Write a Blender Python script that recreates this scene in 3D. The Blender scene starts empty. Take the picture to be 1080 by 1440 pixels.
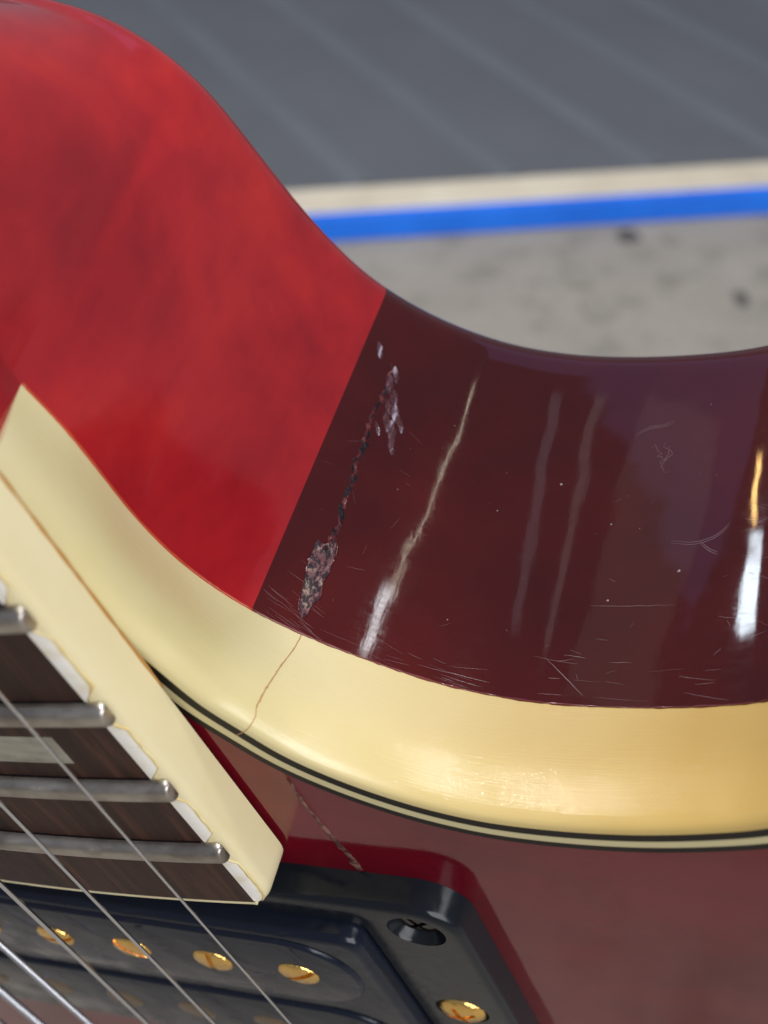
import bpy, bmesh, math, random
import numpy as np
from mathutils import Matrix, Vector, noise

random.seed(7)
S = bpy.context.scene
COL = S.collection
MM = 0.001
R = math.radians

# ------------------------------------------------------------------ camera
# world: floor at z = 0, camera 0.58 m above it looking 40 degrees down
cam_d = bpy.data.cameras.new('camera')
cam = bpy.data.objects.new('camera', cam_d); COL.objects.link(cam)
cam.location = (0, 0, 0.58)
cam.rotation_euler = (R(50), 0, 0)
cam_d.sensor_fit = 'VERTICAL'; cam_d.sensor_height = 36; cam_d.sensor_width = 27
cam_d.lens = 45.46
cam_d.clip_start = 0.005; cam_d.clip_end = 60
cam_d.dof.use_dof = True
cam_d.dof.focus_distance = 0.115
cam_d.dof.aperture_fstop = 29.0
S.camera = cam

# ------------------------------------------------------------------ world and lamps
w = bpy.data.worlds.new('World'); S.world = w; w.use_nodes = True
w.node_tree.nodes['Background'].inputs[0].default_value = (0.80, 0.84, 1.0, 1)
w.node_tree.nodes['Background'].inputs[1].default_value = 0.27

def area(name, direction, dist, wide, tall, radiance, col, wide_axis=(1, 0, 0), target=(0.01, 0.09, 0.50)):
    """rectangular lamp seen from the target along `direction`; wide_axis is the direction its width runs in"""
    l = bpy.data.lights.new(name, 'AREA'); l.shape = 'RECTANGLE'
    l.size = wide; l.size_y = tall; l.energy = radiance * math.pi * wide * tall; l.color = col
    o = bpy.data.objects.new(name, l); COL.objects.link(o)
    d = Vector(direction).normalized(); ax = Vector(wide_axis); ax = (ax - d * ax.dot(d)).normalized()
    ay = d.cross(ax)
    o.matrix_world = Matrix.Translation(Vector(target) + d * dist) @ Matrix((ax, ay, d)).transposed().to_4x4()
    return o
area('soft_main_lamp', (0.55, -0.75, 0.62), 2.2, 1.7, 1.5, 6.7, (0.97, 0.98, 1.0))  # added soft main light from behind the camera, not an actual doorway
area('window_far', (-0.545, 0.567, 0.617), 2.2, 0.20, 0.15, 26, (0.78, 0.90, 1.0), (-0.5, 0.4, -0.85))
area('warm_lamp', (-0.490, 0.611, 0.622), 2.2, 0.05, 0.09, 30, (1.0, 0.60, 0.20), (-0.5, 0.4, -0.85))
KAX = (-0.256, -0.947, -0.19)
def upright(direction):          # width axis of a lamp whose height runs along the guitar's depth
    return tuple(Vector(direction).cross(Vector(KAX)))
area('tube_lamp', (0.332, 0.270, 0.900), 1.6, 0.011, 0.34, 9.0, (1.0, 0.90, 0.70), (0.95, 0.25, -0.3))
area('window_high', (0.376, 0.150, 0.915), 1.6, 0.030, 0.085, 16, (0.95, 0.97, 1.0), (0.85, 0.1, -0.4))
area('binding_highlight_near', (0.02, 0.06, 0.990), 2.0, 0.15, 0.15, 200, (0.96, 0.98, 1.0))  # added lamp for the binding's left highlight, set where the wall misses it
area('binding_highlight_far', (-0.455, 0.20, 0.870), 2.2, 0.13, 0.17, 270, (1.0, 0.97, 0.92), (0.87, 0.0, 0.44))  # added lamp for the binding's right highlight, kept out of the wall's reflection
area('streak_helper_dim', (-0.07, 0.36, 0.93), 2.2, 0.075, 0.42, 0.55, (0.86, 0.86, 1.0), upright((-0.07, 0.36, 0.93)))  # added lamp, drawn out long to reflect as a soft streak on the wall
area('streak_helper_dim', (-0.20, 0.39, 0.90), 2.2, 0.060, 0.50, 0.6, (1.0, 0.90, 0.86), upright((-0.20, 0.39, 0.90)))  # second added streak lamp, slightly warmer
area('wall_haze_panel', (-0.36, 0.45, 0.81), 2.2, 0.36, 0.60, 0.25, (1.0, 0.86, 0.74), upright((-0.36, 0.45, 0.81)))  # added dim panel that gives the wall a broad hazy reflection
area('violet_band_panel', (-0.05, 0.70, 0.71), 2.6, 2.2, 1.50, 0.42, (0.46, 0.42, 1.0), (0.97, -0.24, 0.0))  # added violet panel, reflected as a band along the wall's back edge

S.view_settings.view_transform = 'Standard'
S.view_settings.look = 'None'
S.view_settings.exposure = 0.0
S.view_settings.gamma = 1.0
S.render.engine = 'CYCLES'

# ------------------------------------------------------------------ materials
def mat(name, col, rough=0.4, metal=0.0, coat=0.0, coat_rough=0.03, spec=0.5, sss=0.0):
    m = bpy.data.materials.new(name); m.use_nodes = True
    b = m.node_tree.nodes['Principled BSDF']
    b.inputs['Base Color'].default_value = (*col, 1)
    b.inputs['Roughness'].default_value = rough
    b.inputs['Metallic'].default_value = metal
    b.inputs['Coat Weight'].default_value = coat
    b.inputs['Coat Roughness'].default_value = coat_rough
    b.inputs['Specular IOR Level'].default_value = spec
    if sss:
        b.inputs['Subsurface Weight'].default_value = sss
        b.inputs['Subsurface Radius'].default_value = (1.0, 0.7, 0.4)
        b.inputs['Subsurface Scale'].default_value = 0.0015
    return m
class N:
    """little node helper"""
    def __init__(s, m):
        s.t = m.node_tree; s.b = s.t.nodes['Principled BSDF']
        s.tc = s.t.nodes.new('ShaderNodeTexCoord')
    def new(s, k): return s.t.nodes.new(k)
    def link(s, a, b): s.t.links.new(a, b)
    def coord(s, scale=(1, 1, 1), rot=(0, 0, 0), uv=False):
        mp = s.new('ShaderNodeMapping'); mp.inputs['Scale'].default_value = scale
        mp.inputs['Rotation'].default_value = rot
        s.link(s.tc.outputs['UV' if uv else 'Object'], mp.inputs['Vector']); return mp.outputs[0]
    def noise(s, scale, co=None, detail=4, rough=0.55, dist=0.0):
        n = s.new('ShaderNodeTexNoise'); n.inputs['Scale'].default_value = scale
        n.inputs['Detail'].default_value = detail; n.inputs['Roughness'].default_value = rough
        n.inputs['Distortion'].default_value = dist
        s.link(co if co is not None else s.tc.outputs['Object'], n.inputs['Vector']); return n.outputs['Fac']
    def ramp(s, fac, stops, interp='LINEAR'):
        r = s.new('ShaderNodeValToRGB'); r.color_ramp.interpolation = interp
        while len(r.color_ramp.elements) < len(stops): r.color_ramp.elements.new(0.5)
        for e, (p, c) in zip(r.color_ramp.elements, stops):
            e.position = p; e.color = (*c, 1) if len(c) == 3 else c
        s.link(fac, r.inputs['Fac']); return r.outputs[0]
    def mix(s, fac, a, b, mode='MIX'):
        m = s.new('ShaderNodeMix'); m.data_type = 'RGBA'; m.blend_type = mode
        for sock, v in ((m.inputs[0], fac), (m.inputs[6], a), (m.inputs[7], b)):
            if hasattr(v, 'is_output'): s.link(v, sock)
            elif isinstance(v, (int, float)): sock.default_value = v
            else: sock.default_value = (*v, 1)
        return m.outputs[2]
    def bump(s, h, strength, dist, prev=None, coat=False):
        b = s.new('ShaderNodeBump'); b.inputs['Strength'].default_value = strength
        b.inputs['Distance'].default_value = dist
        s.link(h, b.inputs['Height'])
        if prev is not None: s.link(prev, b.inputs['Normal'])
        s.link(b.outputs[0], s.b.inputs['Normal'])
        if coat: s.link(b.outputs[0], s.b.inputs['Coat Normal'])
        return b.outputs[0]
    def color(s, c): s.link(c, s.b.inputs['Base Color'])
    def rough(s, c): s.link(c, s.b.inputs['Roughness'])

def lacquer(name, c0, c1, c2, rough=0.07, wave=0.6):
    m = mat(name, c0, rough=rough, spec=0.5)
    n = N(m)
    g = n.noise(260, n.coord((0.25, 1, 0.25)), 5, 0.6, 0.4)          # faint grain below the lacquer
    big = n.noise(48, None, 4, 0.55, 0.3)
    c = n.ramp(big, [(0.30, c0), (0.52, c1), (0.75, c2)])
    c = n.mix(0.12, c, n.ramp(g, [(0.35, tuple(x * 0.55 for x in c0)), (0.65, c2)]), 'MIX')
    n.color(c)
    r = n.noise(700, n.coord((1, 1, 4)), 4, 0.7)
    n.rough(n.ramp(r, [(0.35, (rough * 0.6,) * 3), (0.75, (rough * 1.9,) * 3)]))
    w1 = n.noise(70, None, 2, 0.5)
    b1 = n.bump(w1, wave, 0.0006)
    n.bump(n.noise(1100, n.coord((1, 1, 0.3)), 2, 0.5), 0.012, 0.0003, b1)
    return m
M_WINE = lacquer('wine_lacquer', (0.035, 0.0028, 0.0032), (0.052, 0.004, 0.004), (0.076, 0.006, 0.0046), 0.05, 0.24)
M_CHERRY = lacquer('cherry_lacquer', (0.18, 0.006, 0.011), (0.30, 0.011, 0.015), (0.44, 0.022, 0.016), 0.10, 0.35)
M_TOP = lacquer('wine_top_lacquer', (0.090, 0.002, 0.007), (0.125, 0.003, 0.010), (0.165, 0.006, 0.013), 0.06, 0.10)

M_TOP.node_tree.nodes['Principled BSDF'].inputs['Specular IOR Level'].default_value = 0.33
M_BIND = mat('aged_cream_plastic', (0.74, 0.58, 0.25), rough=0.33)
n = N(M_BIND)
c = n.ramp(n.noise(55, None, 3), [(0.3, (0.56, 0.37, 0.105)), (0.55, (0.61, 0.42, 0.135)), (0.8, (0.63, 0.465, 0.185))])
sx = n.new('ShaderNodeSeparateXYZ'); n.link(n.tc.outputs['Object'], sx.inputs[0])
bounce_tint = n.new('ShaderNodeMapRange'); bounce_tint.inputs[1].default_value = 0.030; bounce_tint.inputs[2].default_value = 0.066
n.link(sx.outputs['X'], bounce_tint.inputs[0])
c = n.mix(bounce_tint.outputs[0], n.ramp(n.noise(48, None, 3), [(0.3, (0.59, 0.50, 0.245)), (0.7, (0.66, 0.58, 0.34))]), c)   # warmer away from the neck: reddish bounce light painted into the plastic's colour
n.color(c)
br = n.noise(150, n.coord((1, 1, 36)), 5, 0.75)
n.rough(n.ramp(br, [(0.3, (0.05,) * 3), (0.7, (0.13,) * 3)]))
b1 = n.bump(br, 1.0, 0.000036)
n.bump(n.noise(60, None, 2), 0.05, 0.0006, b1)

M_FBIND = mat('fingerboard_cream_plastic', (0.78, 0.66, 0.36), rough=0.36)
n = N(M_FBIND)
n.color(n.ramp(n.noise(120, n.coord((1, 0.4, 1)), 4), [(0.28, (0.60, 0.45, 0.17)), (0.42, (0.69, 0.59, 0.34)), (0.75, (0.73, 0.65, 0.41))]))
n.bump(n.noise(500, None, 3), 0.08, 0.0003)
M_SCRAPED = mat('scraped_white_plastic', (0.80, 0.76, 0.68), rough=0.5)
n = N(M_SCRAPED)
n.color(n.ramp(n.noise(300, None, 4), [(0.35, (0.70, 0.62, 0.46)), (0.5, (0.80, 0.76, 0.68)), (0.8, (0.84, 0.82, 0.78))]))
M_STAIN = mat('amber_glue_stain', (0.42, 0.20, 0.04), rough=0.45)
N(M_STAIN)
M_STAIN2 = mat('amber_stained_plastic', (0.66, 0.44, 0.13), rough=0.45); n = N(M_STAIN2)
n.color(n.ramp(n.noise(300, None, 3), [(0.35, (0.66, 0.47, 0.17)), (0.6, (0.76, 0.64, 0.33))]))
M_BLACKPLY = mat('black_purfling_plastic', (0.014, 0.011, 0.009), rough=0.45, spec=0.15)
M_CREAMPLY = mat('cream_purfling_plastic', (0.60, 0.52, 0.28), rough=0.3)

M_ROSE = mat('rosewood', (0.05, 0.02, 0.012), rough=0.5, spec=0.25)
n = N(M_ROSE)
g = n.noise(900, n.coord((1, 0.06, 1)), 6, 0.65, 0.3)
g2 = n.noise(140, n.coord((1, 0.12, 1)), 4, 0.6, 0.8)
c1 = n.ramp(g, [(0.38, (0.006, 0.003, 0.003)), (0.52, (0.034, 0.013, 0.009)), (0.68, (0.11, 0.046, 0.024))])
c2 = n.ramp(g2, [(0.3, (0.020, 0.008, 0.006)), (0.7, (0.085, 0.034, 0.018))])
n.color(n.mix(1.0, n.mix(0.45, c1, c2), (0.78, 0.74, 0.76), 'MULTIPLY')); n.bump(g, 0.5, 0.0003)
M_NICKEL = mat('worn_nickel', (0.50, 0.50, 0.46), rough=0.38, metal=1.0)
n = N(M_NICKEL)
n.color(n.ramp(n.noise(420, n.coord((0.6, 1, 1)), 4), [(0.35, (0.34, 0.30, 0.26)), (0.6, (0.54, 0.50, 0.44))]))
n.rough(n.ramp(n.noise(900, None, 4), [(0.3, (0.30,) * 3), (0.7, (0.5,) * 3)]))
M_PEARL = mat('dull_pearl', (0.26, 0.24, 0.18), rough=0.3)
n = N(M_PEARL)
n.color(n.ramp(n.noise(160, n.coord((1, 2, 1)), 4, 0.6, 1.5), [(0.3, (0.17, 0.155, 0.115)), (0.7, (0.34, 0.32, 0.25))]))
M_STEEL = mat('plain_steel', (0.62, 0.63, 0.66), rough=0.22, metal=1.0)
M_WOUND = mat('wound_steel', (0.60, 0.61, 0.66), rough=0.30, metal=1.0)
n = N(M_WOUND)
wv = n.new('ShaderNodeTexWave'); wv.bands_direction = 'Y'; wv.inputs['Scale'].default_value = 1500
n.link(n.tc.outputs['Object'], wv.inputs['Vector']); n.bump(wv.outputs['Fac'], 0.5, 0.0002)
M_GOLD = mat('gold_plate', (0.95, 0.60, 0.18), rough=0.2, metal=1.0)
n = N(M_GOLD); n.bump(n.noise(1600, None, 3), 0.45, 0.0004)
M_BLACKPL = mat('black_ring_plastic', (0.008, 0.010, 0.014), rough=0.10, spec=0.26)
n = N(M_BLACKPL)
n.rough(n.ramp(n.noise(900, None, 4), [(0.35, (0.10,) * 3), (0.7, (0.28,) * 3)]))
n.bump(n.noise(90, None, 2), 0.12, 0.0005)
M_BOBBIN = mat('black_bobbin_plastic', (0.008, 0.011, 0.020), rough=0.09, spec=0.26)
n = N(M_BOBBIN)
n.rough(n.ramp(n.noise(240, None, 5), [(0.35, (0.08,) * 3), (0.65, (0.30,) * 3)]))
n.bump(n.noise(110, None, 3, 0.6, 1.0), 0.35, 0.0006)
M_SLUG = mat('dull_bronze_slug', (0.20, 0.14, 0.085), rough=0.35, metal=0.8)
M_BLKSCREW = mat('black_screw', (0.02, 0.015, 0.015), rough=0.2, metal=0.6)

# ------------------------------------------------------------------ mesh helpers
def mesh_obj(name, verts, faces, m, parent=None, smooth=True, uvs=None, sharp=None):
    me = bpy.data.meshes.new(name)
    me.from_pydata([tuple(v) for v in verts], [], faces); me.validate(); me.update()
    return link_mesh(name, me, m, parent, smooth, sharp)
def link_mesh(name, me, m, parent=None, smooth=True, sharp=None):
    me.materials.append(m)
    if smooth: me.shade_smooth()
    if smooth and sharp: me.set_sharp_from_angle(angle=R(sharp))
    o = bpy.data.objects.new(name, me); COL.objects.link(o)
    if parent: o.parent = parent
    return o
def grid(rows, closed=False):
    """rows: list of equally long lists of points -> verts, faces"""
    v = [p for r in rows for p in r]; k = len(rows[0]); f = []
    for i in range(len(rows) - 1):
        for j in range(k - 1 if not closed else k):
            a = i * k + j; b = i * k + (j + 1) % k
            f.append((a, b, b + k, a + k))
    return v, f
def sc(p): return (p[0] * MM, p[1] * MM, p[2] * MM)
def catmull(P, n):
    P = [np.array(p, float) for p in P]
    P = [2 * P[0] - P[1]] + P + [2 * P[-1] - P[-2]]
    out = []
    for i in range(1, len(P) - 2):
        p0, p1, p2, p3 = P[i - 1:i + 3]
        for k in range(n):
            t = k / n
            out.append(0.5 * (2 * p1 + (p2 - p0) * t + (2 * p0 - 5 * p1 + 4 * p2 - p3) * t * t + (3 * p1 - p0 - 3 * p2 + p3) * t ** 3))
    out.append(P[-2]); return np.array(out)
def resample(c, n):
    d = np.r_[0, np.cumsum(np.linalg.norm(np.diff(c, axis=0), axis=1))]
    s = np.linspace(0, d[-1], n)
    return np.stack([np.interp(s, d, c[:, k]) for k in range(c.shape[1])], 1)
def smooth_curve(c, it):
    c = c.copy()
    for _ in range(it):
        c[1:-1] = 0.25 * c[:-2] + 0.5 * c[1:-1] + 0.25 * c[2:]
    return c
def normals2(c, left=True):
    t = np.gradient(c, axis=0); t /= np.linalg.norm(t, axis=1)[:, None]
    nn = np.stack([-t[:, 1], t[:, 0]], 1)
    return nn if left else -nn

# ------------------------------------------------------------------ the guitar's own frame (mm): X treble, Y towards headstock, Z out of the top
guitar = bpy.data.objects.new('electric_guitar', None); COL.objects.link(guitar)
guitar.empty_display_size = 0.05
guitar['label'] = 'cherry red electric guitar with cream binding and a cracked, chipped cutaway'
guitar['category'] = 'guitar'
AX = Matrix(((0.920132387, -0.295990835, -0.256409470), (-0.299997112, -0.111919108, -0.947352018), (0.251710396, 0.948611374, -0.191776792)))
CG = Vector((83.59027, 91.67853, 41.33287)) * MM
guitar.matrix_world = Matrix.Translation(Vector((0, 0, 0.58)) - AX @ CG) @ AX.to_4x4()

ZT = -5.21            # body rim plane
HB = 11.7             # height of the cream binding in the cutaway
ZL = ZT - HB
ZB = -55.6            # where the back roundover begins
Yf = lambda k: 628 / 2 ** (k / 12) - 628 / 2 ** (22 / 12)     # fret positions, 0 at the 22nd
hw = lambda y: 28.3 - 0.0155 * y
crown = lambda x, y: (hw(y) ** 2 - x * x) / (2 * 305)

# cutaway outline on the rim (inner edge of the binding's top), at the binding's lower edge, at the back
UPB = [(22.4, 39.6), (24.0, 33.5), (25.6, 28.0), (27.0, 23.2), (28.36, 19.11), (29.92, 14.58), (32.1, 11.06), (34.83, 7.17), (38.85, 3.81), (43.27, 1.3), (47.18, -0.12), (50.9, -0.85),
       (55.5, -1.0), (59.67, -0.74), (63.72, -0.10), (68.17, 1.09), (72.43, 2.71), (78.0, 6.2), (82.6, 11.5), (85.6, 18.0), (86.8, 25.5), (87.6, 33.0), (91.0, 39.5), (97.0, 43.0)]
LO = [(21.08, 38.98), (21.75, 36.35), (22.35, 33.47), (22.85, 28.58), (23.34, 23.73), (24.9, 17.9), (27.88, 12.75), (29.97, 10.45), (32.58, 8.1), (36.44, 5.35), (40.62, 2.86), (44.64, 0.95),
      (50.2, -0.50), (54.8, -0.90), (60.27, -0.70), (64.22, -0.25), (66.87, 0.25), (71.44, 1.43), (77.2, 5.0), (81.9, 10.5), (85.0, 17.5), (86.3, 25.5), (87.2, 33.0), (91.0, 39.5), (97.0, 43.0)]
BKB = [(19.38, 39.61), (21.35, 33.54), (22.85, 28.61), (24.44, 23.53), (26.57, 18.36), (29.07, 13.81), (33.95, 8.62), (40.76, 4.1), (48.04, 1.69), (55.43, 0.81), (62.69, 0.84), (68.33, 1.44),
       (75.0, 4.0), (80.5, 9.5), (84.3, 17.0), (85.9, 25.5), (86.9, 33.0), (91.0, 39.0), (97.0, 42.5)]
NC = 260
up = smooth_curve(resample(catmull(UPB, 14), 700), 60)
lo_f = smooth_curve(resample(catmull(LO, 14), 1400), 200)
bk_f = smooth_curve(resample(catmull(BKB, 14), 1400), 200)
up = resample(up, NC)
NU = normals2(up)                      # outward: into the cutaway
edge = up + NU * 1.25                  # where binding side and binding top meet
def nearest(c, pts):
    out = []; k0 = 0
    for p in pts:
        d = np.linalg.norm(c[k0:] - p, axis=1); k0 += int(d[:200].argmin()); out.append(c[k0])
    return np.array(out)
lo = smooth_curve(nearest(lo_f, edge), 12); lo[0] = lo_f[0]
bk = smooth_curve(nearest(bk_f, lo), 12); bk[0] = bk_f[0]
TONGUE = [(19.38, 39.61), (16.07, 44.02), (12.23, 47.15), (8.3, 48.65), (3.6, 50.28), (-4.0, 52.0), (-12, 52.5)]
NX = 40
ton = resample(catmull(TONGUE, 10), NX)
_c = smooth_curve(np.vstack([ton[::-1][:-1], bk]), 45)
ton = _c[:NX][::-1]; bk = _c[NX - 1:]
_n = normals2(_c); nt = _n[:NX][::-1]
NB = _n[NX - 1:]
def wall_rows(j0, j1, zsteps=26):
    rows = []
    for k in range(zsteps + 1):
        t = k / zsteps; z = ZL + (ZB - ZL) * t
        rows.append([(*(lo[j] * (1 - t) + (bk[j] + NB[j] * 1.4) * t), z) for j in range(j0, j1)])
    for k in range(1, 9):
        a = k / 8 * math.pi / 2; r = 4.0
        rows.append([(*((bk[j] + NB[j] * 1.4) - NB[j] * r * (1 - math.cos(a))), ZB - r * math.sin(a)) for j in range(j0, j1)])
    return rows
def wall_at(X, z, off=0.0):
    """point and outward normal on the cutaway wall, by X (right of the neck) and depth z"""
    t = (z - ZL) / (ZB - ZL)
    c = lo * (1 - t) + (bk + NB * 1.4) * t
    j = int(np.argmin(np.where(np.arange(NC) < 190, np.abs(c[:, 0] - X), 1e9)))
    j = min(max(j, 1), NC - 2)
    a = c[j]; b = c[j + 1] if c[j + 1][0] > c[j][0] else c[j]
    y = np.interp(X, c[max(0, j - 3):j + 4, 0], c[max(0, j - 3):j + 4, 1])
    nn = normals2(c[j - 1:j + 2])[1]
    return np.array((X + nn[0] * off, y + nn[1] * off, z)), np.array((nn[0], nn[1], 0))

# the finish changes from cherry to wine along one upright line (X about 29)
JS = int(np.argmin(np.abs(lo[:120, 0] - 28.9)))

# rest of the body outline (rim), from the horn round to the bass shoulder
REST = [(97, 43), (106, 41), (115, 33), (122, 18), (125, -5), (123, -35), (118, -65), (116, -95), (122, -130), (138, -165), (156, -200), (164, -240),
        (158, -285), (136, -325), (95, -352), (40, -365), (0, -367), (-40, -365), (-95, -352), (-136, -325), (-158, -285), (-164, -240), (-156, -200), (-138, -165),
        (-122, -130), (-116, -95), (-120, -60), (-130, -20), (-132, 15), (-120, 45), (-95, 60), (-60, 58), (-40, 52), (-28, 47)]
rest = catmull(REST, 4)[1:]

# ---- body sides and back
rows = wall_rows(JS, NC)
full = []
for r_i, r in enumerate(rows):
    z = r[0][2]
    inset = 0.0 if z > ZB else 4.0 * (1 - math.cos(math.asin(min(1, (ZB - z) / 4.0))))
    nr = normals2(np.array(rest), True)
    full.append([sc(p) for p in r] + [sc((*(q + (-nn) * 0 - (-(-nn)) * inset), z)) for q, nn in zip(rest, nr)])
v, f = grid(full)
k = len(full[0]); last = (len(full) - 1) * k
f.append(tuple(last + j for j in range(k))[::-1])
body = mesh_obj('body', v, f, M_WINE, guitar, sharp=40)
body['label'] = 'dark wine red body side curving round the cutaway'

# ---- neck heel: same wall surface, cherry lacquer, running on into the neck
TOPN = [(24.1, 39.61), (25.0, 45.0), (25.2, 51.0), (25.2, 58.0), (25.1, 66.0), (25.0, 76.0), (24.8, 90.0)]
LOWN = [(21.08, 38.98), (20.6, 45.5), (20.4, 52.5), (20.2, 60.0), (20.0, 69.0), (19.6, 80.0), (19.0, 94.0)]
lwn = resample(catmull(LOWN, 10), NX); tpn = resample(catmull(TOPN, 10), NX)
rows_l = []
wr = wall_rows(0, JS + 1)
for r_i, r in enumerate(wr):
    z = r[0][2]; ext = []
    for j in range(NX - 1, 0, -1):
        if z >= ZB:
            t = (ZL - z) / (ZL - ZB)
            q = lwn[j] * (1 - t) + (ton[j] + nt[j] * 1.4 * min(1, 1)) * t
            bulge = math.sin(t * math.pi) * 1.2 * min(1.0, j / 10)
            q = q + nt[j] * bulge
        else:
            a = math.asin(min(1, (ZB - z) / 4.0)); q = ton[j] + nt[j] * 1.4 - nt[j] * 4 * (1 - math.cos(a))
        ext.append((q[0], q[1], z))
    rows_l.append([sc(p) for p in ext] + [sc(p) for p in r])
v, f = grid(rows_l)
k = len(rows_l[0]); last = (len(rows_l) - 1) * k
# back cap of the heel
b0 = len(v); v = list(v) + [sc((-12, 10, ZB - 4.0))]
for j in range(k - 1): f.append((last + j, b0, last + j + 1))
# neck side above the binding's end, up to the fingerboard
n0 = len(v)
for j in range(NX):
    for t in np.linspace(0, 1, 7):
        q = tpn[j] * (1 - t) + lwn[j] * t
        q = q + np.array((1, 0.1)) * 0.9 * math.sin(t * math.pi) * min(1, j / 6)
        v.append(sc((q[0], q[1], -4.75 + (ZL + 4.75) * t)))
for j in range(NX - 1):
    for i in range(6):
        a = n0 + j * 7 + i; f.append((a, a + 7, a + 8, a + 1))
heel = mesh_obj('neck_heel', v, f, M_CHERRY, guitar, sharp=45)
heel['label'] = 'bright cherry red neck heel'

# ---- neck shaft running on past the camera's left
v = []
for y in np.linspace(74, 190, 8):
    for a in np.linspace(0, math.pi, 21):
        v.append(sc((math.cos(a) * (hw(y) - 1.2), y, -4.8 - 17.5 * math.sin(a) ** 0.8)))
rows_n = [v[i * 21:(i + 1) * 21] for i in range(8)]
vv, f = grid(rows_n); neck = mesh_obj('neck', vv, f, M_CHERRY, guitar)

# ---- body top (carved plate) with the rim inset for the purfling
W1, W2, W3 = 1.05, 2.0, 2.75
inner = up - NU * W3
nr = normals2(np.array(rest), True)
loop = [tuple(p) for p in inner] + [tuple(q - nn * 3.9) for q, nn in zip(rest, nr)]
bm = bmesh.new()
vs = [bm.verts.new(sc((*p, ZT))) for p in loop]
bm.faces.new(vs)
bmesh.ops.triangulate(bm, faces=bm.faces[:])
bmesh.ops.recalc_face_normals(bm, faces=bm.faces[:])
if sum(fc.normal.z for fc in bm.faces) < 0: bmesh.ops.reverse_faces(bm, faces=bm.faces[:])
me = bpy.data.meshes.new('body_top'); bm.to_mesh(me); bm.free()
top = link_mesh('body_top', me, M_TOP, guitar, smooth=False)
top['label'] = 'glossy dark red body top'

# ---- body binding round the cutaway, and its purfling lines
allE = np.vstack([edge, rest]); nE = np.vstack([NU, nr])
def ring_rows(profile):
    """profile: list of (inset from the binding's outer edge, z)"""
    out = []
    for ins, z in profile:
        out.append([sc((*(p - q * ins), z)) for p, q in zip(allE, nE)])
    return out
lowrow = [sc((*p, ZL)) for p in lo] + [sc((*p, ZL)) for p in rest]
prof = [(0.0, ZT - 1.7), (0.06, ZT - 1.2), (0.17, ZT - 0.8), (0.34, ZT - 0.45), (0.56, ZT - 0.20), (0.85, ZT - 0.05), (1.25, ZT + 0.01)]
rr = ring_rows(prof)
mid = []
for t in np.linspace(0, 1, 13)[:-1]:
    mid.append([tuple(np.array(a) * (1 - t) + np.array(b) * t + np.array((*q, 0)) * 0.55 * MM * math.sin(math.pi * t ** 1.6)) for a, b, q in zip(lowrow, rr[0], nE)])
v, f = grid(mid + rr)
# upright end face of the binding beside the neck
ncol = len(lowrow); nrow = len(mid) + len(rr)
e0 = len(v)
v = list(v) + [sc((lo[0][0] - 4, lo[0][1] - 0.3, ZL)), sc((up[0][0] - 4, up[0][1] - 0.3, ZT))]
f.append(tuple([i * ncol for i in range(nrow)] + [e0 + 1, e0]))
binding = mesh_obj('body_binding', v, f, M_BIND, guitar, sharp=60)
binding['label'] = 'aged cream plastic binding with brushed sheen and a hairline crack'
def ply(name, a, b, z, m, parent):
    v, f = grid(ring_rows([(1.25 + a, z), (1.25 + b, z)])); return mesh_obj(name, v, f, m, parent, smooth=False)
p1 = ply('purfling_line', 0.0, W1, ZT + 0.015, M_BLACKPLY, binding); p1['label'] = 'outer black purfling line'
p2 = ply('purfling_line', W1, W2, ZT + 0.012, M_CREAMPLY, binding); p2['label'] = 'cream purfling line'
p3 = ply('purfling_line', W2, W3 + 0.02, ZT + 0.018, M_BLACKPLY, binding); p3['label'] = 'inner black purfling line'

# ---- thin raised bead of lacquer where the finish meets the binding
def tube(points, rad, m, name, parent, seg=6, closed_ends=True, jitter=0.0, smooth=True):
    pts = [np.array(p, float) for p in points]; rings = []
    for i, p in enumerate(pts):
        t = pts[min(i + 1, len(pts) - 1)] - pts[max(i - 1, 0)]; t /= np.linalg.norm(t)
        a = np.cross(t, (0.3, 0.2, 1.0)); a /= np.linalg.norm(a); b = np.cross(t, a)
        rd = rad(i / (len(pts) - 1)) if callable(rad) else rad
        rd *= 1 + jitter * (random.random() - 0.5) * 2
        rings.append([sc(p + rd * (math.cos(k / seg * 2 * math.pi) * a + math.sin(k / seg * 2 * math.pi) * b)) for k in range(seg)])
    v, f = grid(rings, True)
    if closed_ends:
        f.append(tuple(range(seg))[::-1]); f.append(tuple(len(v) - seg + i for i in range(seg)))
    return mesh_obj(name, v, f, m, parent, smooth)
M_BEADR = lacquer('cherry_lacquer_edge', (0.30, 0.03, 0.015), (0.42, 0.05, 0.02), (0.5, 0.08, 0.03), 0.2, 0.6)
M_BEADW = lacquer('wine_lacquer_edge', (0.07, 0.01, 0.012), (0.12, 0.02, 0.02), (0.20, 0.05, 0.04), 0.15, 0.8)
tube([(*(lo[j] + NU[j] * 0.05), ZL - 0.06) for j in range(0, JS + 1)], 0.13, M_BEADR, 'lacquer_edge', heel, jitter=0.2)
tube([(*(lo[j] + NU[j] * 0.05), ZL - 0.04) for j in range(JS, 190)], 0.10, M_BEADW, 'lacquer_edge', body, jitter=0.5)

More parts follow.
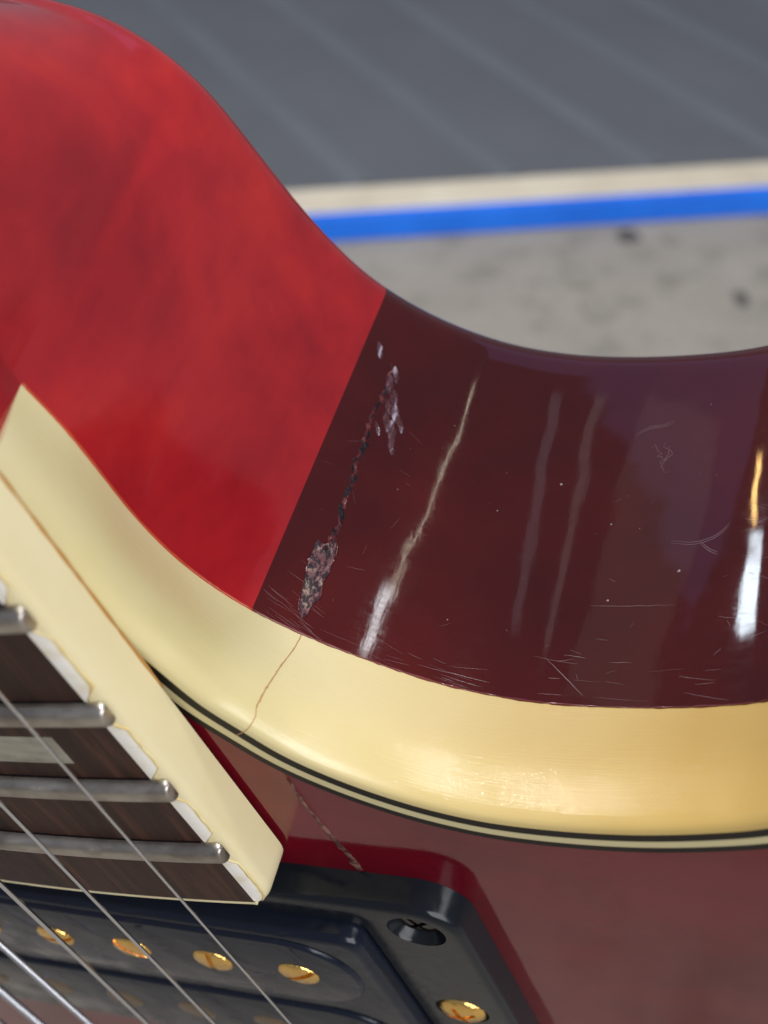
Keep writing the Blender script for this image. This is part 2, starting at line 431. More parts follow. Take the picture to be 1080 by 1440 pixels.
# ------------------------------------------------------------------ fingerboard
YE = -10.8; YN = 160.0
ys = np.linspace(YE, YN, 60)
def board_section(y, half, z0):
    xs = np.linspace(-half, half, 31)
    return [sc((x, y, crown(x, y))) for x in xs] + [sc((half, y, z0)), sc((-half, y, z0))]
rowsb = [board_section(y, hw(y) - 1.9, -4.75) for y in np.r_[YE + 0.55, ys[1:]]]
v, f = grid(rowsb, True)
kk = len(rowsb[0]); f.append(tuple(range(kk))); f.append(tuple(len(v) - kk + i for i in range(kk))[::-1])
board = mesh_obj('fretboard', v, f, M_ROSE, guitar, sharp=30)
board['label'] = 'dark rosewood fretboard'
# side bindings, chamfered top edge, rounded end corner
for s in (1, -1):
    rb = []
    for y in np.r_[YE, YE + 0.12, YE + 0.35, YE + 0.8, YE + 1.6, YE + 2.4, YE + 3.2, ys[2:]]:
        e = max(0.0, 1.0 - (y - YE) / 3.2); rin = 1.9 * (1 - math.sqrt(max(0.0, 1 - e * e)))
        h = hw(y) - rin; zi = crown(hw(y) - 1.9, y)
        prof_b = [(hw(y) - 1.9, zi + 0.004), (h - 1.3, zi - 0.05), (h - 0.62, zi - 0.22), (h - 0.28, zi - 0.48), (h - 0.08, zi - 0.85), (h, zi - 1.3), (h, -4.72), (hw(y) - 1.9, -4.72)]
        rb.append([sc((s * x, y, z)) for x, z in prof_b])
    v, f = grid(rb, True); k8 = len(rb[0]); f.append(tuple(range(k8))); f.append(tuple(len(v) - k8 + i for i in range(k8)))
    fb = mesh_obj('fretboard_binding', v, f, M_FBIND, guitar, sharp=50)
    bm = bmesh.new(); bm.from_mesh(fb.data); bmesh.ops.recalc_face_normals(bm, faces=bm.faces[:]); bm.to_mesh(fb.data); bm.free()
    if s == 1: fbind = fb; fb['label'] = 'cream binding along the fretboard edge'
# end strip of binding
v = []; f = []
xs = np.linspace(-(hw(YE) - 1.9), hw(YE) - 1.9, 31)
for x in xs:
    c_ = crown(x, YE)
    v += [sc((x, YE + 0.55, c_ + 0.004)), sc((x, YE + 0.12, c_ + 0.004)), sc((x, YE, c_ - 0.12)), sc((x, YE, -4.72))]
for i in range(30):
    for q in range(3): a = i * 4 + q; f.append((a, a + 4, a + 5, a + 1))
mesh_obj('end_binding', v, f, M_FBIND, guitar, sharp=40)
# amber glue line between fretboard binding and body binding
tube([(hw(y) + 0.02, y, -4.80) for y in np.linspace(17.5, 60, 50)], 0.13, M_STAIN, 'glue_line', fbind, jitter=0.35)

# frets
def fret(y, half):
    prof_f = [(-1.2, 0.0), (-1.17, 0.32), (-1.0, 0.66), (-0.7, 0.92), (-0.35, 1.06), (0, 1.1), (0.35, 1.06), (0.7, 0.92), (1.0, 0.66), (1.17, 0.32), (1.2, 0.0)]
    rows_ = []
    tip = [(0.0, 0.84, 0.86), (0.05, 0.92, 0.93), (0.14, 0.97, 0.975), (0.3, 1, 1), (0.6, 1, 1), (0.95, 1, 1)]
    xs_ = [(-half + q, a_, b_) for q, a_, b_ in tip] + [(x, 1, 1) for x in np.linspace(-half + 2, half - 2, 22)] + [(half - q, a_, b_) for q, a_, b_ in tip[::-1]]
    for x, wy, wh in xs_:
        e = math.copysign(1, x) * (1 if abs(x) > half - 1 else 0)
        b_ = max(0.0, 1 - (half - abs(x)) / 0.6); row = []
        for i, (dy, h) in enumerate(prof_f):
            an = R(215 - 250 * i / (len(prof_f) - 1))
            dy2 = (1 - b_) * dy + b_ * 1.0 * math.cos(an); h2 = (1 - b_) * h * 1.12 + b_ * (0.56 + 0.62 * math.sin(an))
            row.append(sc((x - e * h2 * 0.16, y + dy2 * wy, crown(min(abs(x), half), y) + h2 * (wh if h2 > 0.5 else 1) - 0.02)))
        rows_.append(row)
    v, f = grid(rows_); k = len(prof_f)
    f.append(tuple(range(k))[::-1]); f.append(tuple(len(v) - k + i for i in range(k)))
    o = mesh_obj('fret', v, f, M_NICKEL, board, sharp=35)
    bm = bmesh.new(); bm.from_mesh(o.data); bmesh.ops.recalc_face_normals(bm, faces=bm.faces[:]); bm.to_mesh(o.data); bm.free()
    return o
for nf in range(22, 13, -1):
    fret(Yf(nf), hw(Yf(nf)) - 0.18)
# dark grime packed along the frets' headstock side
M_GRIME = mat('black_grime', (0.006, 0.004, 0.004), rough=0.9, spec=0.1)
for nf in range(22, 13, -1):
    for sd in (1, -1):
        rows_ = []
        for x in np.linspace(-(hw(0) - 2.2), hw(0) - 2.2, 160):
            y0 = Yf(nf) + sd * 1.15; wd = (0.30 if sd == 1 else 0.14) * (0.6 + 0.9 * abs(noise.noise((x * 1.7, nf, sd))))
            rows_.append([sc((x, y0, crown(x, y0) + 0.10)), sc((x, y0 + sd * wd * 0.6, crown(x, y0) + 0.07)), sc((x, y0 + sd * wd, crown(x, y0) + 0.008))])
        v, f = grid(rows_); mesh_obj('grime_line', v, f, M_GRIME, board, smooth=False)
# pearl block inlays
for nf, dy in ((21, 1.95), (19, 2.6), (17, 3.0), (15, 3.4)):
    yc = (Yf(nf) + Yf(nf - 1)) / 2 - 0.1; v = []; f = []
    xs = np.linspace(-20.4, 20.4, 25)
    for x in xs:
        for q in (-dy, dy): v.append(sc((x, yc + q, crown(x, yc) + 0.015)))
    for x in xs:
        for q in (-dy, dy): v.append(sc((x, yc + q, crown(x, yc) - 0.5)))
    m_ = len(xs)
    for i in range(m_ - 1):
        a = i * 2; f.append((a, a + 2, a + 3, a + 1))
        b = m_ * 2 + a; f.append((a, b, b + 2, a + 2)); f.append((a + 1, a + 3, b + 3, b + 1))
    o = mesh_obj('inlay', v, f, M_PEARL, board, smooth=False)
# scraped white strips on the chamfer between the frets
fy = [YE] + [Yf(k) for k in range(22, 13, -1)]
for a, b in zip(fy[:-1], fy[1:]):
    g0 = 0.5 if a == YE else 1.35; v = []; f = []
    L_ = np.linspace(a + g0, b - 1.35, 26)
    for i, y in enumerate(L_):
        t = i / 25; fat = min(1.0, 4.5 * min(t if a != YE else 1.0, 1 - t) + 0.25)
        if a == YE:
            e = max(0.0, 1.0 - (y - YE) / 3.2); rin = 1.9 * (1 - math.sqrt(max(0.0, 1 - e * e)))
        else: rin = 0
        zi = crown(hw(y) - 1.9, y); wob = 0.06 * noise.noise((y * 0.9, a, 0))
        wob2 = 0.07 * noise.noise((y * 0.7, a, 4))
        ch = [(1.9, 0.004), (1.3, -0.05), (0.62, -0.22), (0.28, -0.48), (0.08, -0.85), (0.0, -1.3)]
        cx = [-(q[0]) for q in ch]; cz = [q[1] for q in ch]
        x0 = -1.9; x1 = -1.9 + fat * (1.40 + wob + wob2)
        for q in np.linspace(x0, x1, 6):
            v.append(sc((hw(y) - rin * min(1, (q + 1.9) / 0.6) + q, y, zi + np.interp(q, cx, cz) + 0.02)))
    for i in range(25):
        for q in range(5): k_ = i * 6 + q; f.append((k_, k_ + 1, k_ + 7, k_ + 6))
    mesh_obj('scraped_edge', v, f, M_SCRAPED, fbind)
    pts_ = [np.array(v[i * 6 + 5]) / MM + np.array((0.03, 0, -0.02)) for i in range(26)]
    tube(pts_, lambda t: 0.08 + 0.12 * abs(noise.noise((t * 6, a, 2))), M_STAIN2, 'amber_stain', fbind, 5)

# ------------------------------------------------------------------ pickup ring, pickup
def rrect(x0, x1, y0, y1, r, seg=8):
    out = []
    for cx, cy, a0 in ((x1 - r, y1 - r, 0), (x0 + r, y1 - r, 90), (x0 + r, y0 + r, 180), (x1 - r, y0 + r, 270)):
        for i in range(seg + 1):
            a = R(a0 + 90 * i / seg); out.append((cx + r * math.cos(a), cy + r * math.sin(a)))
    return out
ZR = -2.0
def loop_at(x, y0, y1, r, z): return [sc((px, py, z)) for px, py in rrect(-x, x, y0, y1, r)]
RY0, RY1 = -57.6, -13.3
lp = [loop_at(34.2, -53.6, -17.3, 1.6, ZT + 0.01), loop_at(34.2, -53.6, -17.3, 1.6, ZR - 0.15), loop_at(34.35, -53.75, -17.15, 1.7, ZR)]
for dx, z in ((0.85, ZR), (0.5, ZR - 0.06), (0.25, ZR - 0.22), (0.08, ZR - 0.48), (0.0, ZR - 0.85)):
    lp.append(loop_at(44.2 - dx, RY0 + dx, RY1 - dx, 4.6 - dx, z))
lp.append(loop_at(44.5, RY0 - 0.3, RY1 + 0.3, 4.8, ZT + 0.01))
v, f = grid(lp + [lp[0]], True)
nv = len(lp[0]) * len(lp)
f = [tuple(i % nv for i in fc) for fc in f]; v = v[:nv]
ring = mesh_obj('pickup_ring', v, f, M_BLACKPL, guitar, sharp=38)
ring['label'] = 'glossy black pickup mounting ring'
def apply_bool(o, cutters):
    for c_ in cutters:
        md = o.modifiers.new('cut', 'BOOLEAN'); md.operation = 'DIFFERENCE'; md.solver = 'EXACT'; md.object = c_
    bpy.context.view_layer.update()
    me = bpy.data.meshes.new_from_object(o.evaluated_get(bpy.context.evaluated_depsgraph_get()))
    o.modifiers.clear(); o.data = me
    for c_ in cutters: bpy.data.objects.remove(c_)
    o.data.shade_smooth(); o.data.set_sharp_from_angle(angle=R(38))
bm = bmesh.new(); bm.from_mesh(ring.data); bmesh.ops.recalc_face_normals(bm, faces=bm.faces[:]); bm.to_mesh(ring.data); bm.free()
SCR = [(39.6, -17.6), (-39.6, -17.6), (39.6, -53.2), (-39.6, -53.2)]
HSC = [(39.0, -36.6), (-39.0, -36.6)]
cuts = []
def lathe(profile, cx, cy, seg=28):
    rows_ = [[sc((cx + r * math.cos(2 * math.pi * k / seg), cy + r * math.sin(2 * math.pi * k / seg), z)) for k in range(seg)] for r, z in profile]
    v, f = grid(rows_, True); f.append(tuple(range(seg))[::-1]); f.append(tuple(len(v) - seg + i for i in range(seg))); return v, f
for cx, cy in SCR + HSC:
    v, f = lathe([(1.3, ZR - 2.6), (1.4, ZR - 2.0), (2.75, ZR - 0.35), (2.95, ZR + 0.4)], cx, cy)
    c_ = mesh_obj('cutter', v, f, M_BLACKPL, guitar)
    bm = bmesh.new(); bm.from_mesh(c_.data); bmesh.ops.recalc_face_normals(bm, faces=bm.faces[:]); bm.to_mesh(c_.data); bm.free()
    cuts.append(c_)
apply_bool(ring, cuts)
def screw(name, cx, cy, z, r, dome, m, parent, slots, slot_w=0.5, ang=0.4, deep=0.5):
    """round-headed screw with real slots"""
    prof_s = [(r * 0.98, z - 1.2), (r, z - 0.25), (r * 0.96, z)]
    for k in range(1, 7):
        a = k / 6 * math.pi / 2; prof_s.append((max(0.02, r * 0.96 * math.cos(a)), z + dome * math.sin(a)))
    v, f = lathe(prof_s, cx, cy, 32)
    o = mesh_obj(name, v, f, m, parent, sharp=45)
    bm = bmesh.new(); bm.from_mesh(o.data); bmesh.ops.recalc_face_normals(bm, faces=bm.faces[:]); bm.to_mesh(o.data); bm.free()
    cs = []
    for s_ in range(slots):
        a = ang + s_ * math.pi / 2; L_ = r * (1.3 if slots == 1 else 0.62)
        ca, sa = math.cos(a), math.sin(a); vv = []
        for zz in (z + dome - deep, z + dome + 0.6):
            for px, py in ((-L_, -slot_w / 2), (L_, -slot_w / 2), (L_, slot_w / 2), (-L_, slot_w / 2)):
                vv.append(sc((cx + px * ca - py * sa, cy + px * sa + py * ca, zz)))
        ff = [(3, 2, 1, 0), (4, 5, 6, 7), (0, 1, 5, 4), (1, 2, 6, 5), (2, 3, 7, 6), (3, 0, 4, 7)]
        cs.append(mesh_obj('cutter', vv, ff, m, guitar, smooth=False))
    apply_bool(o, cs)
    return o
for i, (cx, cy) in enumerate(SCR):
    o = screw('ring_screw', cx, cy, ZR - 1.15, 2.25, 0.5, M_BLKSCREW, ring, 2, 0.5, 0.6 + i)
    if i == 0: o['label'] = 'black countersunk screw at the ring corner'
for i, (cx, cy) in enumerate(HSC):
    o = screw('height_screw', cx, cy, ZR - 0.2, 2.65, 0.95, M_GOLD, ring, 2, 0.55, 0.3 + i)
    if i == 0: o['label'] = 'gold height screw'

ZP = 0.0
PY0, PY1 = -53.2, -17.75
lp = []
for dx, z in ((0, ZT - 3), (0, ZP - 1.0), (0.1, ZP - 0.55), (0.32, ZP - 0.22), (0.65, ZP - 0.05), (1.0, ZP)):
    lp.append(loop_at(33.9 - dx, PY0 + dx, PY1 - dx, 2.2 - dx * 0.5, z))
v, f = grid(lp, True); k = len(lp[0]); f.append(tuple(len(v) - k + i for i in range(k)))
pickup = mesh_obj('pickup', v, f, M_BOBBIN, guitar, sharp=40)
pickup['label'] = 'black humbucking pickup with gold pole screws'
for yc in (-26.2, -43.6):
    lp = []
    for dx, z in ((-0.12, ZP + 0.002), (0.0, ZP + 0.22), (0.12, ZP + 0.36), (0.35, ZP + 0.42)):
        lp.append([sc((px, py, z)) for px, py in rrect(-31.6 + dx, 31.6 - dx, yc - 7.2 + dx, yc + 7.2 - dx, 7.1 - dx, 14)])
    v, f = grid(lp, True); k = len(lp[0]); f.append(tuple(len(v) - k + i for i in range(k)))
    mesh_obj('bobbin', v, f, M_BOBBIN, pickup, sharp=50)
    for q in range(6):
        if yc > -30: screw('pole_screw', 25.0 - q * 9.9, yc, ZP + 0.5, 2.25, 0.42, M_GOLD, pickup, 1, 0.6, 0.5 + 0.9 * q, 0.45)
        else:
            v, f = lathe([(2.3, ZP + 0.1), (2.3, ZP + 0.44), (2.15, ZP + 0.50)], 25.0 - q * 9.9, yc, 28); mesh_obj('pole_slug', v, f, M_SLUG, pickup, sharp=40)

# ------------------------------------------------------------------ strings
rad = [0.14, 0.18, 0.24, 0.36, 0.48, 0.62]
names = ['thin plain steel string nearest the cutaway', 'second plain steel string', 'third plain steel string', 'wound fourth string', 'wound fifth string', 'thickest wound string']
for k in range(6):
    x0 = 23.6 - k * 9.44
    o = tube([(x0 * (1 - y * 0.000572), y, crown(x0, 0) + 3.33 - 0.0187 * y) for y in np.linspace(165, -176, 40)], rad[k],
             M_STEEL if k < 3 else M_WOUND, 'string', guitar, seg=10)
    o['label'] = names[k]

# ------------------------------------------------------------------ damage on the cutaway wall
CRACK = [(33.26, -48.82), (33.31, -47.22), (33.38, -45.12), (33.07, -42.9), (32.97, -41.17), (33.02, -39.45), (32.99, -37.97), (32.9, -36.73), (32.78, -35.62), (32.96, -34.27), (32.9, -32.79), (32.8, -31.43), (32.86, -30.08), (32.94, -28.97), (32.82, -27.73), (32.7, -26.62), (32.41, -25.51)]
CHIP = [(31.75, -26.25), (32.27, -26.13), (32.86, -26.99), (33.31, -26.13), (33.27, -24.77), (33.24, -23.66), (33.03, -22.43), (33.18, -21.2), (32.78, -19.96), (32.58, -18.85), (32.24, -18.48), (31.9, -19.35), (31.78, -20.83), (31.67, -22.55), (31.61, -24.28)]
M_CHIP = mat('broken_finish', (0.1, 0.06, 0.06), rough=0.45, spec=0.25)
n = N(M_CHIP)
cc = n.coord((1, 1, 0.7))
blk = n.noise(2300, cc, 4, 0.65)
c = n.ramp(n.noise(700, None, 3), [(0.35, (0.10, 0.03, 0.035)), (0.52, (0.17, 0.08, 0.085)), (0.70, (0.36, 0.29, 0.21))])
c = n.mix(n.ramp(blk, [(0.44, (0, 0, 0)), (0.54, (0.9, 0.9, 0.9))]), c, (0.006, 0.006, 0.012))
n.color(c); n.bump(blk, 0.8, 0.0004)
M_CRK = mat('cracked_finish', (0.03, 0.01, 0.012), rough=0.5, spec=0.2)
n = N(M_CRK)
n.color(n.ramp(n.noise(1300, n.coord((1, 1, 0.6)), 3), [(0.44, (0.006, 0.004, 0.007)), (0.55, (0.07, 0.012, 0.014)), (0.64, (0.12, 0.03, 0.03)), (0.74, (0.30, 0.17, 0.16))]))
n.bump(n.noise(1500, None, 3), 0.8, 0.0004)
M_FLAKE = mat('milky_glint_lacquer', (0.20, 0.13, 0.15), rough=0.10, spec=0.9)
n = N(M_FLAKE)
n.color(n.ramp(n.noise(1500, n.coord((1, 1, 0.14)), 3), [(0.46, (0.045, 0.006, 0.009)), (0.58, (0.09, 0.04, 0.055)), (0.70, (0.42, 0.38, 0.45))]))  # milky lacquer with silvery reflections painted in as pale streaks
n.bump(n.noise(1300, n.coord((1, 1, 0.15)), 3), 0.5, 0.0003)
M_GREYSCR = mat('scratch_haze', (0.17, 0.09, 0.10), rough=0.3)

def poly_patch(poly, m, name, parent, off=0.02, relief=0.05, rings=7, dense=6):
    P = catmull(list(poly) + [poly[0]], dense)[:-1]
    cen = P.mean(0); v = []; f = []; k = len(P)
    for r_ in range(rings):
        t = 1 - r_ / rings
        for i, q in enumerate(P):
            jit = 0.10 * noise.noise((q[0] * 4, q[1] * 4, 0)) * t
            X, z = cen + (q - cen) * (t + jit)
            h = off if r_ == 0 else off + relief * noise.noise((X * 3.1, z * 3.1, 2))
            v.append(sc(wall_at(X, z, max(0.015, h))[0]))
    v.append(sc(wall_at(cen[0], cen[1], off)[0]))
    for r_ in range(rings - 1):
        for i in range(k):
            a = r_ * k + i; b = r_ * k + (i + 1) % k; f.append((a, b, b + k, a + k))
    for i in range(k): f.append(((rings - 1) * k + i, (rings - 1) * k + (i + 1) % k, len(v) - 1))
    o = mesh_obj(name, v, f, m, parent)
    tube([wall_at(*(cen + (q - cen) * 1.02), 0.02)[0] for q in list(P) + [P[0]]], 0.05, M_WINE, 'chip_rim', o, 5, jitter=0.7)
    return o
chip = poly_patch(CHIP, M_CHIP, 'chipped_finish', body); chip['label'] = 'black and pale speckled patch where the finish has broken away'
# the jagged crack above the chip
C_ = resample(catmull(CRACK, 10), 110); rows_ = []
for i, (X, z) in enumerate(C_):
    t = i / 109; wd = 0.03 + 0.22 * abs(noise.noise((z * 0.95, 3, 1))) + 0.10 * t + (0.12 * random.random())
    if t < 0.12: wd *= t / 0.12 + 0.15
    X = X + 0.34 * noise.noise((z * 1.2, 9, 2)); row = []
    for q in (-1, -0.5, 0, 0.5, 1):
        e = 0.012 if abs(q) == 1 else 0.03 + 0.04 * noise.noise((X * 5 + q * 3, z * 4, 5))
        row.append(sc(wall_at(X + q * wd * (0.8 + 0.5 * random.random()), z, e)[0]))
    rows_.append(row)
v, f = grid(rows_); crk = mesh_obj('finish_crack', v, f, M_CRK, body); crk['label'] = 'jagged dark crack running down the lacquer'
# slivers of lifted lacquer beside it
FL = [(32.13, -49.4, 0.28, 1.9), (33.55, -46.2, 0.42, 2.6), (34.1, -45.0, 0.42, 2.0), (33.95, -43.6, 0.40, 1.8), (34.6, -43.2, 0.42, 2.2), (34.15, -41.8, 0.34, 2.2), (34.75, -41.0, 0.42, 2.6), (35.20, -42.2, 0.30, 1.8), (35.0, -39.4, 0.30, 1.9), (33.8, -47.6, 0.28, 2.0), (33.6, -40.6, 0.20, 1.4)]
for X, z, wd, ln in FL:
    rows_ = []; ph = random.random() * 9
    for i in range(11):
        t = i / 10 * 2 - 1; prof_w = math.sqrt(max(0.0, 1 - t * t)) ** 1.3 + 0.06; row = []
        for q in (-1, -0.6, -0.2, 0.2, 0.6, 1):
            h = 0.02 + 0.09 * (1 - t * t) * (0.5 + 0.5 * q) * (0.7 + 0.6 * noise.noise((t * 2 + ph, q, ph)))
            row.append(sc(wall_at(X + q * wd * 0.75 * prof_w - t * 0.25 + 0.12 * noise.noise((t * 3, ph, 1)), z - t * ln * 0.5, max(0.012, h))[0]))
        rows_.append(row)
    v, f = grid(rows_); mesh_obj('lacquer_flake', v, f, M_FLAKE, body)
# hairline scratches and specks
sv = []; sf = []
def hair(pts, wd=0.035, off=0.012):
    b0 = len(sv); pts = [np.array(p, float) for p in pts]
    for i, p in enumerate(pts):
        t = pts[min(i + 1, len(pts) - 1)] - pts[max(i - 1, 0)]; t = t / (np.linalg.norm(t) + 1e-9); nn = np.array((-t[1], t[0]))
        wt = 0.45 * wd * (0.25 + 0.75 * math.sin(math.pi * (i + 0.5) / len(pts)))
        for s_ in (-1, 1):
            q = p + nn * wt * s_; sv.append(sc(wall_at(q[0], q[1], off)[0]))
    for i in range(len(pts) - 1): a = b0 + i * 2; sf.append((a, a + 1, a + 3, a + 2))
def wob(p, q, k=9, amp=0.06):
    p = np.array(p, float); q = np.array(q, float); ph = random.random() * 50
    return [p + (q - p) * i / (k - 1) + amp * np.array((noise.noise((i * 0.5, ph, 0)), noise.noise((i * 0.5, ph, 7)))) for i in range(k)]
def cluster(k, x0, x1, z0, z1, ang, spread, l0, l1, wd):
    for _ in range(k):
        X = random.uniform(x0, x1); z = random.uniform(z0, z1); a = R(ang + random.gauss(0, spread)); L_ = random.uniform(l0, l1)
        hair(wob((X, z), (X + L_ * math.cos(a), min(ZL - 0.15, z + L_ * math.sin(a)))), wd * random.uniform(0.4, 1.2))
cluster(24, 29.3, 33.0, -24, -17.4, 22, 8, 0.8, 3.0, 0.030)
cluster(15, 33.5, 46, -19.5, -17.3, 4, 6, 1.0, 4.0, 0.028)
cluster(15, 50, 66, -22, -17.6, 2, 7, 1.0, 5.0, 0.028)
cluster(40, 66.5, 72, -40, -20, 10, 28, 0.5, 2.2, 0.030)
cluster(10, 30, 37, -42, -22, 20, 60, 0.4, 1.8, 0.025)
cluster(16, 40, 68, -50, -20, 10, 50, 0.2, 1.3, 0.025)
for pl in ([(56.79, -46.85), (58.07, -47.71), (59.44, -47.95), (60.42, -48.45)], [(61.68, -34.02), (63.65, -33.77), (65.2, -34.14), (66.09, -34.76), (66.77, -35.62)], [(64.28, -33.77), (65.2, -32.91), (65.99, -32.42)]):
    for dd in (0, 0.25): hair([q + np.array((0, dd)) for q in catmull(pl, 6)], 0.06)
hair(wob((55.16, -26.99), (62.77, -27.12), 20, 0.06), 0.04); hair(wob((52.0, -21.4), (55.9, -17.9), 12, 0.1), 0.04)
for _ in range(3): hair(wob((58.5 + random.random() * 3, -46 + random.random() * 5), (59.5 + random.random() * 3, -46 + random.random() * 5), 12, 0.9), 0.05)
scr = mesh_obj('scratches', sv, sf, M_GREYSCR, body, smooth=False); scr['kind'] = 'stuff'
M_SPECK = mat('pale_dust', (0.32, 0.27, 0.25), rough=0.8)
sv = []; sf = []
for X, z, r_ in [(50.45, -40.31, .22), (62.71, -30.69, .30), (56.68, -27.61, .2), (55.84, -35.99, .2), (58.55, -35.5, .12), (45.09, -36.12, .1), (36.45, -35.01, .1), (43.04, -23.29, .1), (39.6, -44.63, .1), (63.67, -50.17, .12)] + [(random.uniform(30, 71), random.uniform(-52, -18), random.uniform(.02, .06)) for _ in range(24)]:
    b0 = len(sv)
    for k in range(7):
        a = 2 * math.pi * k / 7; q = 0.62 * r_ * random.uniform(0.4, 1.3); sv.append(sc(wall_at(X + q * math.cos(a), min(z + q * math.sin(a), ZL - 0.05), 0.015)[0]))
    sf.append(tuple(range(b0, b0 + 7)))
dust = mesh_obj('dust_specks', sv, sf, M_SPECK, body, smooth=False); dust['kind'] = 'stuff'
# hairline crack across the binding, in line with the crack in the finish
def bind_at(X, z, off):
    t = (z - ZL) / (ZT - 1.7 - ZL); c = lo * (1 - t) + edge * t + NU * 0.55 * math.sin(math.pi * min(1, max(0, t)) ** 1.6)
    j = int(np.argmin(np.abs(c[:150, 0] - X))); y = np.interp(X, c[j - 3:j + 4, 0], c[j - 3:j + 4, 1]); nn = normals2(c[j - 1:j + 2])[1]
    return (X + nn[0] * off, y + nn[1] * off, z)
M_BCR = mat('brown_crack', (0.40, 0.21, 0.08), rough=0.6)
bl = resample(catmull([(32.66, -16.8), (32.84, -14.66), (32.98, -12.44), (33.17, -10.1), (33.18, -7.88), (33.15, -7.0)], 8), 40)
v = []; f = []
for i, (X, z) in enumerate(bl):
    wd = 0.03 + 0.045 * abs(noise.noise((z * 2, 0, 0))); X += 0.06 * noise.noise((z * 2.5, 1, 0))
    v += [sc(bind_at(X - wd, z, 0.015)), sc(bind_at(X + wd, z, 0.015))]
jc = int(np.argmin(np.abs(edge[:150, 0] - 33.3)))
tg = edge[jc + 1] - edge[jc - 1]; tg /= np.linalg.norm(tg)
for ins, z in prof[1:] + [(2.3, ZT + 0.02)]:
    q = edge[jc] - NU[jc] * (ins - 0.012)
    for s_ in (-1, 1): v.append(sc((*(q + tg * s_ * 0.05), z + 0.012)))
f = [(i * 2, i * 2 + 1, i * 2 + 3, i * 2 + 2) for i in range(len(v) // 2 - 1)]
mesh_obj('binding_crack', v, f, M_BCR, binding, smooth=False)
# crack in the top's finish beside the neck
M_TCR = mat('top_crack', (0.13, 0.05, 0.035), rough=0.35); n = N(M_TCR)
n.color(n.ramp(n.noise(900, None, 3), [(0.4, (0.05, 0.006, 0.008)), (0.6, (0.22, 0.11, 0.08))])); n.bump(n.noise(1500, None, 3), 0.8, 0.0004)
tl = resample(catmull([(33.5, 3.6), (33.4, 0.8), (33.5, -1.8), (33.8, -4.5), (34.1, -6.9), (34.5, -10.5), (34.6, -12.6)], 8), 50); rows_ = []
for i, (X, y) in enumerate(tl):
    wd = 0.10 + 0.50 * (i / 49) * (0.5 + abs(noise.noise((y * 1.1, 0, 3)))); X += 0.25 * noise.noise((y * 0.9, 1, 0))
    rows_.append([sc((X - wd, y, ZT + 0.006)), sc((X, y, ZT + 0.10 + 0.05 * noise.noise((y * 3, 0, 0)))), sc((X + wd, y, ZT + 0.006))])
v, f = grid(rows_); mesh_obj('top_crack', v, f, M_TCR, top)

# ------------------------------------------------------------------ background: concrete floor and a low ribbed platform
M_CONC = mat('concrete', (0.34, 0.31, 0.27), rough=0.9)
n = N(M_CONC)
c = n.ramp(n.noise(9, None, 5), [(0.3, (0.27, 0.243, 0.200)), (0.55, (0.345, 0.312, 0.260)), (0.75, (0.41, 0.372, 0.312))])
blot = n.ramp(n.noise(26, None, 3, 0.5), [(0.52, (1, 1, 1)), (0.66, (0.60, 0.61, 0.59))])
c = n.mix(1.0, c, blot, 'MULTIPLY')
c = n.mix(0.5, c, n.ramp(n.noise(160, None, 4), [(0.3, (0.25, 0.23, 0.195)), (0.7, (0.42, 0.385, 0.328))]))
n.color(c); n.bump(n.noise(120, None, 5), 0.4, 0.003)
me = bpy.data.meshes.new('floor')
me.from_pydata([(-6, -5, 0), (6, -5, 0), (6, 8, 0), (-6, 8, 0)], [], [(0, 1, 2, 3)])
floor = link_mesh('floor', me, M_CONC, None, False); floor['kind'] = 'structure'
# pits in the concrete: shallow dark air holes
M_PIT = mat('dark_pit', (0.10, 0.095, 0.085), rough=0.95)
def pit(x, y, rx, ry, m=None, name='pit'):
    rows_ = []
    for r_, z in ((1.0, 0.0015), (0.75, 0.001), (0.4, 0.0006), (0.05, 0.0004)):
        rows_.append([(x + rx * r_ * math.cos(a) * (1 + 0.15 * math.sin(3 * a + x * 40)), y + ry * r_ * math.sin(a), z) for a in [2 * math.pi * k / 14 for k in range(14)]])
    v, f = grid(rows_, True); mesh_obj(name, v, f, m or M_PIT, floor)
pit(0.310, 0.977, 0.006, 0.014); pit(0.228, 1.092, 0.011, 0.014)
M_CST = mat('grey_concrete_stain', (0.30, 0.275, 0.23), rough=0.9)
for q in ((0.184, 0.962, 0.016, 0.022), (0.172, 1.01, 0.012, 0.014), (0.212, 0.98, 0.010, 0.012), (0.345, 1.03, 0.007, 0.010), (0.268, 1.09, 0.008, 0.016), (0.10, 1.03, 0.006, 0.01), (0.255, 1.02, 0.008, 0.010)): pit(*q, M_CST, 'stain')

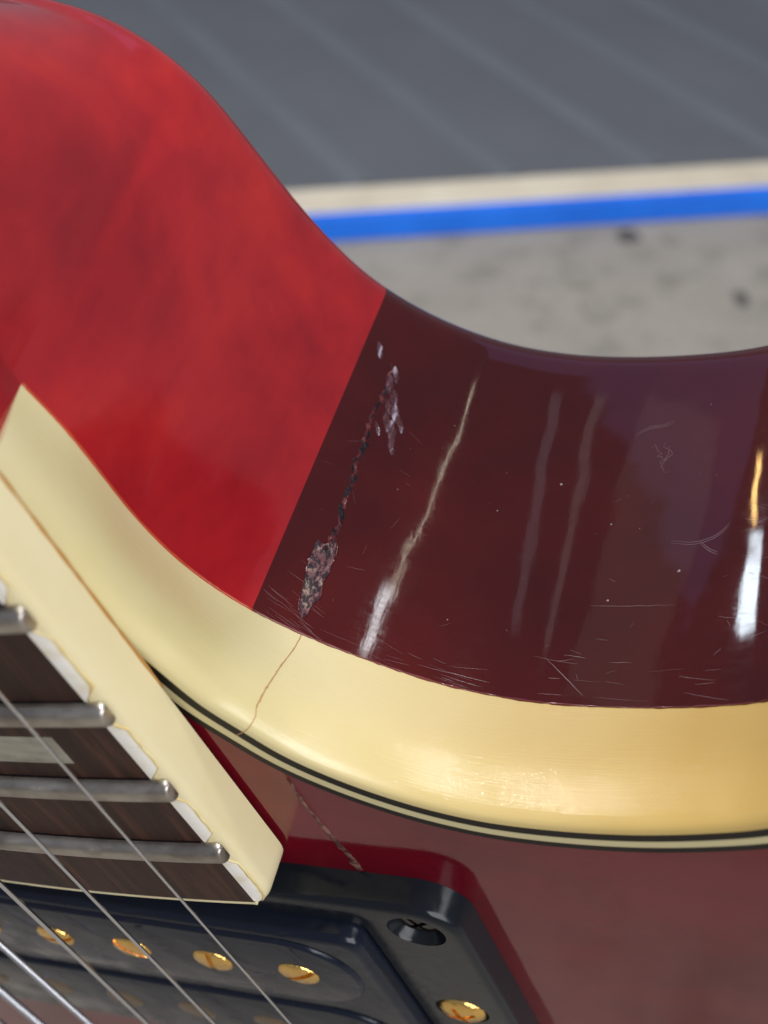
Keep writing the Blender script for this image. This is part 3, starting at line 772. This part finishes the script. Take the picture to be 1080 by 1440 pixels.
plat = bpy.data.objects.new('ribbed_platform', None); COL.objects.link(plat)
plat.location = (-0.06, 1.090, 0); plat.rotation_euler = (0, 0, R(7.6))
plat['label'] = 'low grey ribbed platform with cream rim and bright blue edge'
plat['category'] = 'platform'
def box(name, x0, x1, y0, y1, z0, z1, m, parent, bev=0.0):
    bm = bmesh.new(); bmesh.ops.create_cube(bm, size=1)
    for q in bm.verts: q.co = Vector(((x0 + x1) / 2 + q.co.x * (x1 - x0), (y0 + y1) / 2 + q.co.y * (y1 - y0), (z0 + z1) / 2 + q.co.z * (z1 - z0)))
    if bev: bmesh.ops.bevel(bm, geom=bm.edges[:], offset=bev, segments=3, affect='EDGES')
    me = bpy.data.meshes.new(name); bm.to_mesh(me); bm.free()
    return link_mesh(name, me, m, parent, bool(bev), 40)
M_BLUE = mat('bright_blue_paint', (0.010, 0.19, 0.90), rough=0.45); n = N(M_BLUE)
n.color(n.ramp(n.noise(20), [(0.3, (0.008, 0.16, 0.80)), (0.7, (0.012, 0.21, 0.95))]))
M_CRM = mat('cream_trim', (0.60, 0.52, 0.38), rough=0.6); n = N(M_CRM)
n.color(n.ramp(n.noise(15), [(0.3, (0.66, 0.58, 0.43)), (0.7, (0.80, 0.72, 0.55))]))
M_GREY = mat('grey_board', (0.10, 0.11, 0.12), rough=0.65); n = N(M_GREY)
n.color(n.ramp(n.noise(5), [(0.3, (0.110, 0.119, 0.129)), (0.7, (0.132, 0.142, 0.152))]))
M_RIB = mat('pale_rib', (0.15, 0.165, 0.185), rough=0.55); n = N(M_RIB)
n.color(n.ramp(n.noise(8), [(0.3, (0.128, 0.141, 0.156)), (0.7, (0.150, 0.164, 0.180))]))
box('board', -1.5, 2.0, 0.046, 2.6, 0.0, 0.020, M_GREY, plat)
box('cream_rim', -1.5, 2.0, 0.0, 0.048, 0.004, 0.027, M_CRM, plat, 0.003)
box('blue_edge', -1.5, 2.0, -0.012, -0.0005, 0.0, 0.026, M_BLUE, plat, 0.002)
# ribs run at an angle across the board
ang = R(-63 - 7.6)
for i in range(-8, 12):
    x0 = i * 0.145 + 0.06
    d = Vector((math.cos(ang), math.sin(ang))); L_ = 2.45 / abs(d.y)
    bx_ = Vector((x0 + 0.86, 0.06)); nrm = Vector((-d.y, d.x)); rows_ = []
    for u, z in ((-0.014, 0.0201), (-0.009, 0.0215), (-0.003, 0.0226), (0.003, 0.0226), (0.009, 0.0215), (0.014, 0.0201)):
        a = bx_ + nrm * u; b = a - d * L_
        rows_.append([(a.x, a.y, z), (b.x, b.y, z)])
    v, f = grid(rows_); mesh_obj('rib', v, f, M_RIB, plat)
